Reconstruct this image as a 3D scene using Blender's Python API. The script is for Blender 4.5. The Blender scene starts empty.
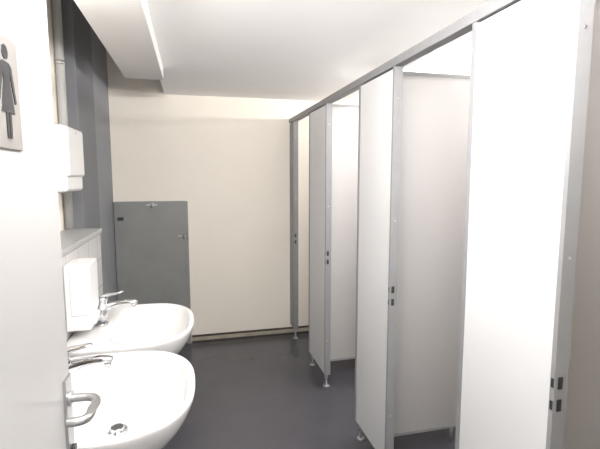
import bpy, bmesh, math
from mathutils import Vector, Matrix
scene = bpy.context.scene
scene.view_settings.view_transform = 'Standard'
scene.view_settings.look = 'None'
scene.view_settings.exposure = 0.3

# ---------------------------------------------------------------- materials
def mat(name, col, rough=0.5, metal=0.0, var=0.03, scale=8.0, bump=0.0, bscale=60.0, coat=0.0, spec=0.5):
    m = bpy.data.materials.new(name); m.use_nodes = True
    nt = m.node_tree; b = nt.nodes['Principled BSDF']
    tc = nt.nodes.new('ShaderNodeTexCoord')
    nz = nt.nodes.new('ShaderNodeTexNoise'); nz.inputs['Scale'].default_value = scale
    nz.inputs['Detail'].default_value = 5
    nt.links.new(tc.outputs['Object'], nz.inputs['Vector'])
    r = nt.nodes.new('ShaderNodeValToRGB')
    r.color_ramp.elements[0].position = 0.3; r.color_ramp.elements[1].position = 0.7
    r.color_ramp.elements[0].color = tuple(max(0, c*(1-var)) for c in col)+(1,)
    r.color_ramp.elements[1].color = tuple(min(1, c*(1+var)) for c in col)+(1,)
    nt.links.new(nz.outputs['Fac'], r.inputs['Fac'])
    nt.links.new(r.outputs['Color'], b.inputs['Base Color'])
    b.inputs['Roughness'].default_value = rough
    b.inputs['Metallic'].default_value = metal
    b.inputs['Specular IOR Level'].default_value = spec
    b.inputs['Coat Weight'].default_value = coat
    if bump > 0:
        n2 = nt.nodes.new('ShaderNodeTexNoise'); n2.inputs['Scale'].default_value = bscale
        n2.inputs['Detail'].default_value = 6
        nt.links.new(tc.outputs['Object'], n2.inputs['Vector'])
        bp = nt.nodes.new('ShaderNodeBump'); bp.inputs['Strength'].default_value = bump
        bp.inputs['Distance'].default_value = 0.004
        nt.links.new(n2.outputs['Fac'], bp.inputs['Height'])
        nt.links.new(bp.outputs['Normal'], b.inputs['Normal'])
    return m

M_wall   = mat('cream_plaster', (0.88,0.825,0.735), 0.85, var=0.015, scale=3, bump=0.2, bscale=90)
M_ceil   = mat('white_ceiling_paint', (0.93,0.92,0.915), 0.9, var=0.01, scale=3)
M_duct   = mat('soffit_paint', (0.72,0.705,0.685), 0.8, var=0.01, scale=3)
M_floor  = mat('grey_vinyl_floor', (0.058,0.057,0.068), 0.26, var=0.06, scale=4, spec=0.75)
M_dark   = mat('dark_grey_paint', (0.16,0.165,0.18), 0.6, var=0.05, scale=4, bump=0.15)
M_dark2  = mat('mid_grey_paint', (0.26,0.27,0.29), 0.6, var=0.05, scale=4, bump=0.15)
M_board  = mat('grey_laminate', (0.245,0.248,0.24), 0.5, var=0.06, scale=6)
M_panel  = mat('white_hpl_panel', (0.66,0.66,0.665), 0.42, var=0.012, scale=4)
M_divid  = mat('light_grey_hpl', (0.39,0.375,0.365), 0.45, var=0.02, scale=3)
M_alu    = mat('anodised_aluminium', (0.25,0.25,0.255), 0.5, metal=0.1, var=0.04, scale=20)
M_door   = mat('entrance_door_laminate', (0.40,0.395,0.39), 0.35, var=0.015, scale=4)
M_cer    = mat('white_ceramic', (0.74,0.73,0.725), 0.07, var=0.004, scale=3, coat=0.3)
M_chrome = mat('chrome', (0.66,0.67,0.69), 0.07, metal=1.0, var=0.02)
M_steel  = mat('brushed_steel', (0.50,0.50,0.50), 0.3, metal=0.9, var=0.06, scale=40)
M_plast  = mat('white_plastic', (0.70,0.70,0.70), 0.3, var=0.01)
M_black  = mat('black_plastic', (0.02,0.02,0.022), 0.4)
M_sign   = mat('sign_plate_grey', (0.20,0.19,0.18), 0.35, metal=0.1, var=0.03)
M_ledge  = mat('grey_stone_ledge', (0.38,0.38,0.38), 0.4, var=0.06, scale=30)
M_base   = mat('baseboard_cream', (0.40,0.36,0.28), 0.6, var=0.15, scale=12)
M_grime  = mat('baseboard_joint', (0.05,0.04,0.03), 0.8, var=0.5, scale=30)
M_pipe   = mat('pipe_paint', (0.40,0.40,0.39), 0.5, var=0.03)

def tile_mat():
    m = bpy.data.materials.new('white_wall_tile'); m.use_nodes = True
    nt = m.node_tree; b = nt.nodes['Principled BSDF']
    tc = nt.nodes.new('ShaderNodeTexCoord')
    sep = nt.nodes.new('ShaderNodeSeparateXYZ'); cmb = nt.nodes.new('ShaderNodeCombineXYZ')
    add = nt.nodes.new('ShaderNodeMath'); add.operation = 'ADD'
    nt.links.new(tc.outputs['Object'], sep.inputs[0])
    nt.links.new(sep.outputs['X'], add.inputs[0]); nt.links.new(sep.outputs['Y'], add.inputs[1])
    nt.links.new(add.outputs[0], cmb.inputs['X']); nt.links.new(sep.outputs['Z'], cmb.inputs['Y'])
    br = nt.nodes.new('ShaderNodeTexBrick'); br.offset = 0
    br.inputs['Color1'].default_value = (0.62,0.615,0.60,1); br.inputs['Color2'].default_value = (0.60,0.595,0.58,1)
    br.inputs['Mortar'].default_value = (0.28,0.27,0.26,1)
    br.inputs['Scale'].default_value = 1; br.inputs['Mortar Size'].default_value = 0.002
    br.inputs['Brick Width'].default_value = 0.2; br.inputs['Row Height'].default_value = 0.15
    nt.links.new(cmb.outputs[0], br.inputs['Vector'])
    nt.links.new(br.outputs['Color'], b.inputs['Base Color'])
    b.inputs['Roughness'].default_value = 0.15
    return m
M_tile = tile_mat()

# ---------------------------------------------------------------- helpers
def link(ob): bpy.context.collection.objects.link(ob); return ob
def empty(name, loc=(0,0,0)):
    e = bpy.data.objects.new(name, None); e.empty_display_size = 0.05; e.location = loc; return link(e)
def mesh_ob(name, bm, m, parent=None, smooth=False):
    bmesh.ops.recalc_face_normals(bm, faces=bm.faces)
    me = bpy.data.meshes.new(name); bm.to_mesh(me); bm.free()
    me.materials.append(m)
    if smooth:
        for p in me.polygons: p.use_smooth = True
    ob = link(bpy.data.objects.new(name, me))
    if parent:
        ob.parent = parent; ob.matrix_parent_inverse = Matrix.Translation(parent.location).inverted()
    return ob
def addbox(bm, x0,x1,y0,y1,z0,z1):
    r = bmesh.ops.create_cube(bm, size=1)
    for v in r['verts']:
        v.co = Vector(((x0+x1)/2+v.co.x*(x1-x0), (y0+y1)/2+v.co.y*(y1-y0), (z0+z1)/2+v.co.z*(z1-z0)))
def box(name, x0,x1,y0,y1,z0,z1, m, parent=None, bev=0.0, seg=2):
    bm = bmesh.new(); addbox(bm,x0,x1,y0,y1,z0,z1)
    if bev > 0: bmesh.ops.bevel(bm, geom=list(bm.edges), offset=bev, segments=seg, affect='EDGES', profile=0.5)
    ob = mesh_ob(name, bm, m, parent, smooth=False)
    if bev > 0:
        for p in ob.data.polygons: p.use_smooth = True
        md = ob.modifiers.new('wn','WEIGHTED_NORMAL'); md.keep_sharp = False
    return ob
def boxes(name, lst, m, parent=None):
    bm = bmesh.new()
    for b in lst: addbox(bm,*b)
    return mesh_ob(name, bm, m, parent)
def cyl(name, p0, p1, r, m, parent=None, seg=24, r2=None):
    p0=Vector(p0); p1=Vector(p1); d=p1-p0
    bm = bmesh.new()
    bmesh.ops.create_cone(bm, cap_ends=True, segments=seg, radius1=r, radius2=r if r2 is None else r2, depth=d.length)
    rot = d.to_track_quat('Z','Y').to_matrix().to_4x4()
    bmesh.ops.transform(bm, matrix=Matrix.Translation((p0+p1)/2) @ rot, verts=bm.verts)
    ob = mesh_ob(name, bm, m, parent)
    for p in ob.data.polygons: p.use_smooth = len(p.vertices) == 4
    return ob
def tube(name, pts, r, m, parent=None, cap=True):
    cu = bpy.data.curves.new(name,'CURVE'); cu.dimensions='3D'; cu.bevel_depth=r; cu.bevel_resolution=5; cu.use_fill_caps=cap
    cu.resolution_u = 10
    s = cu.splines.new('BEZIER'); s.bezier_points.add(len(pts)-1)
    for bp,p in zip(s.bezier_points, pts):
        bp.co = p; bp.handle_left_type = bp.handle_right_type = 'AUTO'
    tmp = link(bpy.data.objects.new(name+'_tmp', cu))
    dg = bpy.context.evaluated_depsgraph_get()
    me = bpy.data.meshes.new_from_object(tmp.evaluated_get(dg))
    bpy.data.objects.remove(tmp)
    me.name = name; me.materials.clear(); me.materials.append(m)
    for p in me.polygons: p.use_smooth = True
    ob = link(bpy.data.objects.new(name, me))
    if parent:
        ob.parent = parent; ob.matrix_parent_inverse = Matrix.Translation(parent.location).inverted()
    return ob
def ringloft(name, rings, m, parent=None, capend=True, capstart=True, sub=1):
    bm = bmesh.new(); vr=[]
    for R in rings: vr.append([bm.verts.new(p) for p in R])
    n=len(rings[0])
    for a,b in zip(vr[:-1],vr[1:]):
        for i in range(n): bm.faces.new((a[i],a[(i+1)%n],b[(i+1)%n],b[i]))
    if capstart: bm.faces.new(vr[0])
    if capend: bm.faces.new(list(reversed(vr[-1])))
    ob = mesh_ob(name,bm,m,parent,smooth=True)
    if sub:
        s=ob.modifiers.new('sub','SUBSURF'); s.levels=sub; s.render_levels=sub
    return ob

# ---------------------------------------------------------------- room shell
YB = 3.95; XL=-0.68; XR=2.35; ZC=2.20; ZH=2.65
box('floor', XL-0.12, XR+0.12, -1.2, YB+0.12, -0.1, 0, M_floor)
box('wall_back', XL-0.12, XR+0.12, YB, YB+0.12, 0, ZH, M_wall)
box('wall_left', XL-0.12, XL, 0.17, YB, 0, ZH, M_wall)
box('wall_right', XR, XR+0.12, 0.05, YB, 0, ZH, M_wall)
boxes('wall_front', [(XL-0.12,-0.345,0.05,0.17,0,ZH),(0.60,XR,0.05,0.17,0,ZH),(-0.345,0.60,0.05,0.17,2.12,ZH)], M_wall)
# ceilings (lowered part, higher strip over the wash basins)
boxes('ceiling', [(-0.20,XR+0.12,0.17,YB,ZC,ZH+0.1),(XL-0.12,-0.20,0.17,YB,ZH,ZH+0.1)], M_ceil)
# soffit / duct running along the ceiling edge
bm=bmesh.new()
prof=[(-0.385,2.12),(-0.155,2.12),(-0.155,2.2),(-0.20,2.2),(-0.20,2.46),(-0.385,2.46)]
a=[bm.verts.new((x,0.17,z)) for x,z in prof]; b=[bm.verts.new((x,3.0,z)) for x,z in prof]
for i in range(6): bm.faces.new((a[i],a[(i+1)%6],b[(i+1)%6],b[i]))
bm.faces.new(a); bm.faces.new(b[::-1])
mesh_ob('ceiling_soffit', bm, M_duct)
# dark column + mid-grey wall section
box('wall_column', XL, -0.615, 2.76, 3.22, 0, ZH, M_dark, bev=0.006)
box('wall_left_grey_section', XL, -0.645, 3.22, YB, 0, ZH, M_dark2)
# pre-wall with ledge
box('wall_prewall', XL, -0.50, 0.17, 2.60, 0, 1.19, M_tile)
box('trim_ledge', XL, -0.492, 0.17, 2.61, 1.19, 1.215, M_ledge, bev=0.003)
boxes('baseboard_back', [(-0.03,XR,YB-0.014,YB,0.012,0.045)], M_base)
boxes('trim_joint_back', [(-0.03,XR,YB-0.010,YB,0.045,0.062),(-0.03,XR,YB-0.012,YB,0.0,0.012)], M_grime)

# grey access board on back wall
p = empty('grey_access_panel', (-0.33,YB-0.02,0.64))
box('board', -0.64,-0.045, YB-0.030,YB-0.001, 0.0,1.285, M_board, p, bev=0.003)
boxes('frame_strip', [(-0.06,-0.035,YB-0.036,YB-0.001,0,1.29),(-0.64,-0.06,YB-0.036,YB-0.001,1.278,1.292)], M_alu, p)
boxes('label', [(-0.615,-0.565,YB-0.034,YB-0.030,1.13,1.16)], M_black, p)
for i,(hx,hz) in enumerate([(-0.33,1.262),(-0.075,0.985)]):
    cyl('hook_rose_%d'%i,(hx,YB-0.030,hz),(hx,YB-0.040,hz),0.017,M_steel,p)
    tube('hook_arm_%d'%i,[(hx,YB-0.038,hz),(hx,YB-0.06,hz-0.012),(hx,YB-0.085,hz-0.008),(hx,YB-0.092,hz+0.018)],0.006,M_steel,p)
    boxes('hook_bar_%d'%i,[(hx-0.05,hx+0.04,YB-0.036,YB-0.030,hz-0.006,hz+0.006)],M_steel,p)

# ---------------------------------------------------------------- stall partition
XP=0.89; TH=0.038; ZT=2.0; ZB=0.095
panels=[(0.867,1.27),(1.82,2.24),(2.82,3.26),(3.775,YB)]
sp = empty('toilet_stall_partition',(XP,2.0,0))
for i,(y0,y1) in enumerate(panels):
    box('front_panel_%d'%i, XP,XP+TH-0.004, y0+0.006,y1-0.012 if i<3 else y1, ZB,ZT-0.02, M_panel if i<3 else M_alu, sp)
    # near end profile (strike side) and far end (hinge side)
    boxes('strike_profile_%d'%i,[(XP-0.004,XP+TH,y0-0.002,y0+0.012,ZB,ZT)],M_alu,sp)
    if i<3: boxes('hinge_profile_%d'%i,[(XP-0.003,XP+TH,y1-0.020,y1,ZB,ZT)],M_alu,sp)
    if i<3:
        boxes('bottom_edge_%d'%i,[(XP-0.001,XP+TH-0.003,y0+0.01,y1-0.01,ZB-0.002,ZB+0.003)],M_alu,sp)
    # strike openings
    for k,zz in enumerate((0.975,0.915)):
        boxes('strike_slot_%d_%d'%(i,k),[(XP+0.006,XP+0.020,y0-0.004,y0-0.001,zz-0.016,zz+0.016),
                                        (XP-0.0055,XP-0.003,y0+0.000,y0+0.008,zz-0.012,zz+0.012)],M_black,sp)
    for k,zz in enumerate((0.35,1.3,1.85)):
        cyl('screw_%d_%d'%(i,k),(XP+0.016,y0-0.001,zz),(XP+0.016,y0-0.0035,zz),0.004,M_steel,sp,12)
    feet=[y0+0.03]+([y1-0.05] if i<3 else [])
    for k,fy in enumerate(feet):
        cyl('foot_rod_%d_%d'%(i,k),(XP+0.018,fy,0.0),(XP+0.018,fy,ZB+0.01),0.008,M_steel,sp)
        cyl('foot_disc_%d_%d'%(i,k),(XP+0.018,fy,0.0),(XP+0.018,fy,0.010),0.026,M_steel,sp,r2=0.018)
        cyl('foot_collar_%d_%d'%(i,k),(XP+0.018,fy,0.06),(XP+0.018,fy,ZB),0.013,M_steel,sp)
# top rail
box('top_rail', XP-0.006,XP+TH+0.002, 0.17,YB, ZT-0.012,ZT+0.026, M_alu, sp, bev=0.003)
# first panel towards entrance wall
box('front_panel_entrance', XP,XP+TH, 0.17,0.30, ZB,ZT-0.012, M_panel, sp)
# dividers
for i,yd in enumerate((1.055,2.03,3.04)):
    box('divider_%d'%i, XP+TH,XR, yd,yd+0.028, 0.10,ZT+0.01, M_divid, sp)
    boxes('divider_edge_%d'%i,[(XP+TH,XR,yd-0.003,yd+0.031,ZT+0.005,ZT+0.022),(XP+TH,XR,yd-0.003,yd+0.031,0.094,0.108)],M_alu,sp)
    for k,fx in enumerate((1.4,2.1)):
        cyl('divider_foot_%d_%d'%(i,k),(fx,yd+0.014,0),(fx,yd+0.014,0.1),0.009,M_steel,sp)
# inward-opened doors
for i,yh in enumerate((1.27,2.24,3.26)):
    d = empty('toilet_stall_door',(XP+TH,yh,0))
    yl = yh-0.050
    box('leaf', XP+TH+0.012, XP+TH+0.012+0.53, yl, yl+0.026, ZB,ZT-0.03, M_panel, d)
    cyl('latch_knob',(XP+TH+0.50,yl+0.026,0.95),(XP+TH+0.50,yl+0.046,0.95),0.018,M_steel,d)
    for k,zz in enumerate((0.35,1.05,1.75)):
        cyl('hinge_%d'%k,(XP+TH+0.007,yl+0.013,zz-0.04),(XP+TH+0.007,yl+0.013,zz+0.04),0.007,M_steel,d)

# ---------------------------------------------------------------- entrance door
XD=-0.287; YE=1.065
ed = empty('entrance_door',(XD,0.2,0))
box('door_leaf', XD-0.042,XD, 0.19,YE, 0.008,2.09, M_door, ed, bev=0.0025)
boxes('edge_strip',[(XD-0.040,XD-0.002,YE,YE+0.002,0.02,2.08)],M_alu,ed)
for k,zz in enumerate((0.3,1.1,1.85)):
    cyl('hinge_%d'%k,(XD-0.012,0.18,zz-0.05),(XD-0.012,0.18,zz+0.05),0.009,M_steel,ed)
hy=1.033; hz=1.0
boxes('escutcheon',[(XD,XD+0.006,hy-0.022,hy+0.022,0.84,1.05)],M_steel,ed)
tube('lever_handle',[(XD,hy,hz),(XD+0.03,hy,hz),(XD+0.052,hy-0.004,hz),(XD+0.066,hy-0.02,hz),(XD+0.066,hy-0.06,hz),(XD+0.066,hy-0.085,hz),(XD+0.060,hy-0.100,hz),(XD+0.046,hy-0.106,hz),(XD+0.028,hy-0.106,hz)],0.0095,M_steel,ed)
cyl('handle_rose',(XD+0.004,hy,hz),(XD+0.012,hy,hz),0.017,M_steel,ed)
cyl('lock_cylinder',(XD+0.004,hy,0.88),(XD+0.014,hy,0.88),0.010,M_black,ed)
tube('lever_handle_outer',[(XD-0.042,hy,hz),(XD-0.08,hy,hz),(XD-0.10,hy-0.02,hz),(XD-0.10,hy-0.1,hz),(XD-0.09,hy-0.118,hz),(XD-0.06,hy-0.118,hz)],0.0085,M_steel,ed)

# restroom sign
sg = empty('womens_restroom_sign',(XD,0.785,1.63))
box('plate', XD+0.0005,XD+0.004, 0.704,0.862, 1.545,1.724, M_sign, sg, bev=0.001)
def flat(name, polys, m, parent, x0, x1):
    bm=bmesh.new()
    for P in polys:
        a=[bm.verts.new((x1,y,z)) for y,z in P]; b=[bm.verts.new((x0,y,z)) for y,z in P]; n=len(P)
        bm.faces.new(a); bm.faces.new(b[::-1])
        for i in range(n): bm.faces.new((a[i],a[(i+1)%n],b[(i+1)%n],b[i]))
    return mesh_ob(name,bm,m,parent)
cy=0.806
def R(pts): return [(cy+u,z) for u,z in pts]
head=[(cy+0.0115*math.cos(t*math.pi/12),1.698+0.0115*math.sin(t*math.pi/12)) for t in range(24)]
dress=R([(-0.013,1.683),(0.013,1.683),(0.012,1.655),(0.026,1.603),(-0.026,1.603),(-0.012,1.655)])
armL=R([(-0.013,1.683),(-0.022,1.677),(-0.036,1.622),(-0.030,1.620),(-0.013,1.668)])
armR=R([(0.013,1.683),(0.022,1.677),(0.036,1.622),(0.030,1.620),(0.013,1.668)])
legL=R([(-0.010,1.603),(-0.002,1.603),(-0.002,1.562),(-0.009,1.562)])
legR=R([(0.002,1.603),(0.010,1.603),(0.009,1.562),(0.002,1.562)])
flat('woman_pictogram',[head,dress,armL,armR,legL,legR],M_black,sg,XD+0.004,XD+0.0055)

# entrance door frame
boxes('trim_entrance_frame',[(-0.345,-0.331,0.03,0.175,0,2.12),(0.585,0.615,0.03,0.185,0,2.12),(-0.345,0.60,0.03,0.175,2.10,2.135)],M_alu)

# ---------------------------------------------------------------- wash basins
N=64
def outline(cyy, z, s=1.0, xf=-0.002, xb=-0.497, hw=0.297, back_n=7.0, front_n=2.6, keepback=True):
    cx = (xf+xb)/2 - 0.03
    pts=[]
    for i in range(N):
        t=2*math.pi*i/N; c=math.cos(t); sn=math.sin(t)
        n = front_n if c>0 else back_n
        a = (xf-cx) if c>0 else (cx-xb)
        sx = a*math.copysign(abs(c)**(2/n),c); 
        ny = front_n + (back_n-front_n)*max(0,-c)**0.7
        sy = hw*math.copysign(abs(sn)**(2/ny),sn)
        x = cx+sx*(s if (c>0 or not keepback) else 1.0)
        pts.append((x, cyy+sy*s, z))
    return pts
def bowl(cyy,z,s):
    cx=-0.187; pts=[]
    for i in range(N):
        t=2*math.pi*i/N; c=math.cos(t); sn=math.sin(t)
        n=2.5 if c>0 else 2.9
        ax=0.160 if c>0 else 0.165
        pts.append((cx-0.03*(1-s)+ax*s*math.copysign(abs(c)**(2/n),c), cyy+0.262*s*math.copysign(abs(sn)**(2/n),sn), z))
    return pts
for cyy in (1.378,2.01):
    ws = empty('wash_basin',(-0.25,cyy,0.8))
    rings=[outline(cyy,0.655,0.42),outline(cyy,0.675,0.58),outline(cyy,0.72,0.76),outline(cyy,0.775,0.91),outline(cyy,0.815,0.975),
           outline(cyy,0.838,0.997),outline(cyy,0.847,0.996),outline(cyy,0.852,0.982),
           bowl(cyy,0.852,1.03),bowl(cyy,0.848,1.0),bowl(cyy,0.828,0.975),bowl(cyy,0.775,0.92),bowl(cyy,0.735,0.77),bowl(cyy,0.716,0.50),bowl(cyy,0.708,0.22),bowl(cyy,0.705,0.06)]
    ringloft('basin_body',rings,M_cer,ws)
    dx=-0.245
    cyl('drain_ring',(dx,cyy,0.706),(dx,cyy,0.716),0.033,M_chrome,ws,r2=0.030)
    cyl('drain_plug',(dx,cyy,0.716),(dx,cyy,0.724),0.024,M_chrome,ws,r2=0.019)
    # siphon
    cyl('drain_pipe',(dx,cyy,0.48),(dx,cyy,0.66),0.016,M_chrome,ws)
    cyl('siphon_cup',(dx,cyy,0.42),(dx,cyy,0.50),0.032,M_chrome,ws)
    tube('siphon_pipe',[(dx,cyy,0.50),(dx-0.05,cyy,0.52),(dx-0.15,cyy,0.52),(-0.498,cyy,0.52)],0.015,M_chrome,ws)
    # single-lever mixer tap
    fx=-0.400
    tp = empty('basin_tap',(fx,cyy,0.853))
    cyl('tap_base',(fx,cyy,0.853),(fx,cyy,0.861),0.029,M_chrome,tp,32)
    cyl('tap_body',(fx,cyy,0.858),(fx+0.008,cyy,0.957),0.025,M_chrome,tp,32,r2=0.0235)
    # spout : tapered flattened loft
    sec=[]
    path=[(fx+0.0,0.922,0.022,0.024),(fx+0.04,0.936,0.020,0.020),(fx+0.09,0.946,0.018,0.015),(fx+0.140,0.947,0.017,0.012),(fx+0.155,0.944,0.013,0.008)]
    for (px,pz,w,h) in path:
        sec.append([(px,cyy+w*math.cos(q*math.pi/8),pz+h*math.sin(q*math.pi/8)) for q in range(16)])
    ringloft('tap_spout',sec,M_chrome,tp)
    cyl('tap_aerator',(fx+0.138,cyy,0.925),(fx+0.138,cyy,0.942),0.011,M_chrome,tp)
    cyl('tap_cartridge',(fx+0.008,cyy,0.957),(fx+0.009,cyy,0.976),0.0245,M_chrome,tp,32,r2=0.021)
    sec=[]
    for (px,pz,w,h) in [(fx-0.014,0.978,0.020,0.009),(fx+0.02,0.983,0.019,0.010),(fx+0.060,0.990,0.015,0.008),(fx+0.100,0.998,0.013,0.005)]:
        sec.append([(px,cyy+w*math.cos(q*math.pi/6),pz+h*math.sin(q*math.pi/6)) for q in range(12)])
    ringloft('tap_lever',sec,M_chrome,tp)

# soap dispenser on pre-wall
sd = empty('soap_dispenser',(-0.45,1.9,1.0))
box('housing',-0.498,-0.405,1.84,1.985,0.885,1.155,M_plast,sd,bev=0.008)
box('cover',-0.48,-0.400,1.836,1.989,0.945,1.158,M_plast,sd,bev=0.010)
box('push_bar',-0.43,-0.392,1.87,1.955,0.90,0.938,M_plast,sd,bev=0.006)
# paper towel dispenser on left wall
td = empty('paper_towel_dispenser',(-0.6,2.3,1.6))
box('housing',XL+0.001,-0.540,2.15,2.45,1.43,1.735,M_plast,td,bev=0.018,seg=3)
box('front_cover',-0.60,-0.528,2.155,2.445,1.50,1.73,M_plast,td,bev=0.014,seg=3)
boxes('paper_slot',[(-0.65,-0.57,2.19,2.39,1.427,1.432)],M_black,td)
boxes('key_lock',[(-0.529,-0.526,2.28,2.30,1.70,1.712)],M_steel,td)
# conduit beside column
cn = empty('wall_conduit_pipe',(-0.66,2.56,1.9))
cyl('pipe',(-0.655,2.60,1.215),(-0.655,2.60,ZH),0.022,M_pipe,cn)
for k,zz in enumerate((1.45,2.1)):
    cyl('clip_%d'%k,(-0.655,2.60,zz-0.01),(-0.655,2.60,zz+0.01),0.025,M_steel,cn)

# ---------------------------------------------------------------- lamps
M_em = bpy.data.materials.new('lamp_diffuser_glow'); M_em.use_nodes=True
eb=M_em.node_tree.nodes['Principled BSDF']; eb.inputs['Emission Color'].default_value=(1,0.97,0.93,1); eb.inputs['Emission Strength'].default_value=3
eb.inputs['Base Color'].default_value=(0.9,0.9,0.9,1)
def lamp(x,y,lx,ly,W,z=ZC,col=(1,0.975,0.955)):
    e=empty('ceiling_lamp',(x,y,z))
    box('lamp_housing',x-lx/2,x+lx/2,y-ly/2,y+ly/2,z-0.035,z,M_plast,e,bev=0.004)
    boxes('lamp_diffuser',[(x-lx/2+0.02,x+lx/2-0.02,y-ly/2+0.02,y+ly/2-0.02,z-0.041,z-0.034)],M_em,e)
    L=bpy.data.lights.new('area_light','AREA'); L.shape='RECTANGLE'; L.size=lx-0.04; L.size_y=ly-0.04; L.energy=W; L.color=col
    o=link(bpy.data.objects.new('area_light',L)); o.location=(x,y,z-0.045); o.parent=e; o.matrix_parent_inverse=Matrix.Translation(e.location).inverted()
lamp(0.28,0.95,0.30,1.0,12)
lamp(1.45,2.45,0.34,0.55,11)
lamp(1.65,1.5,0.30,0.60,5)
# added fill up-lights with invented trays, out of view, to brighten the ceiling
def add_fill(loc, size, direction, W, along):
    e=empty('fill_light',loc); v=Vector(loc); d=Vector(direction).normalized()
    hx,hy=(size/2,0.03) if along=='x' else (0.03,size/2)
    box('fill_tray',v.x-hx,v.x+hx,v.y-hy,v.y+hy,v.z-0.05,v.z-0.02,M_alu,e,bev=0.004)
    L=bpy.data.lights.new('area_light','AREA'); L.shape='RECTANGLE'; L.energy=W; L.color=(1,0.98,0.97)
    L.size=size; L.size_y=0.10
    o=link(bpy.data.objects.new('area_light',L)); o.location=v+d*0.05
    zax=-d; xax=Vector((1,0,0)) if along=='x' else Vector((0,1,0)); yax=zax.cross(xax).normalized()
    o.rotation_euler=Matrix((xax,yax,zax)).transposed().to_euler()
    o.parent=e; o.matrix_parent_inverse=Matrix.Translation(e.location).inverted()
add_fill((0.16,0.22,1.96),0.65,(0.0,0.72,0.58),46,'x')  # added fill behind the camera, lifts ceiling and back wall
add_fill((-0.62,1.30,1.95),0.5,(0.8,0.15,0.45),6,'y')  # weak added fill at the left wall, for ceiling and stall panels
add_fill((2.30,2.65,2.02),2.4,(-0.85,0,0.36),34,'y')  # added fill hidden behind the stalls, grazes the ceiling

w=bpy.data.worlds.new('world'); scene.world=w; w.use_nodes=True
w.node_tree.nodes['Background'].inputs['Color'].default_value=(1,0.98,0.96,1)
w.node_tree.nodes['Background'].inputs['Strength'].default_value=1.0

# ---------------------------------------------------------------- camera
cam=bpy.data.cameras.new('camera'); cam.lens=25.98; cam.sensor_width=36; cam.sensor_fit='HORIZONTAL'; cam.clip_start=0.02
co=link(bpy.data.objects.new('camera',cam)); co.location=(0,0,1.5)
co.rotation_euler=(math.radians(90-6.26),0,math.radians(-14.05))
scene.camera=co
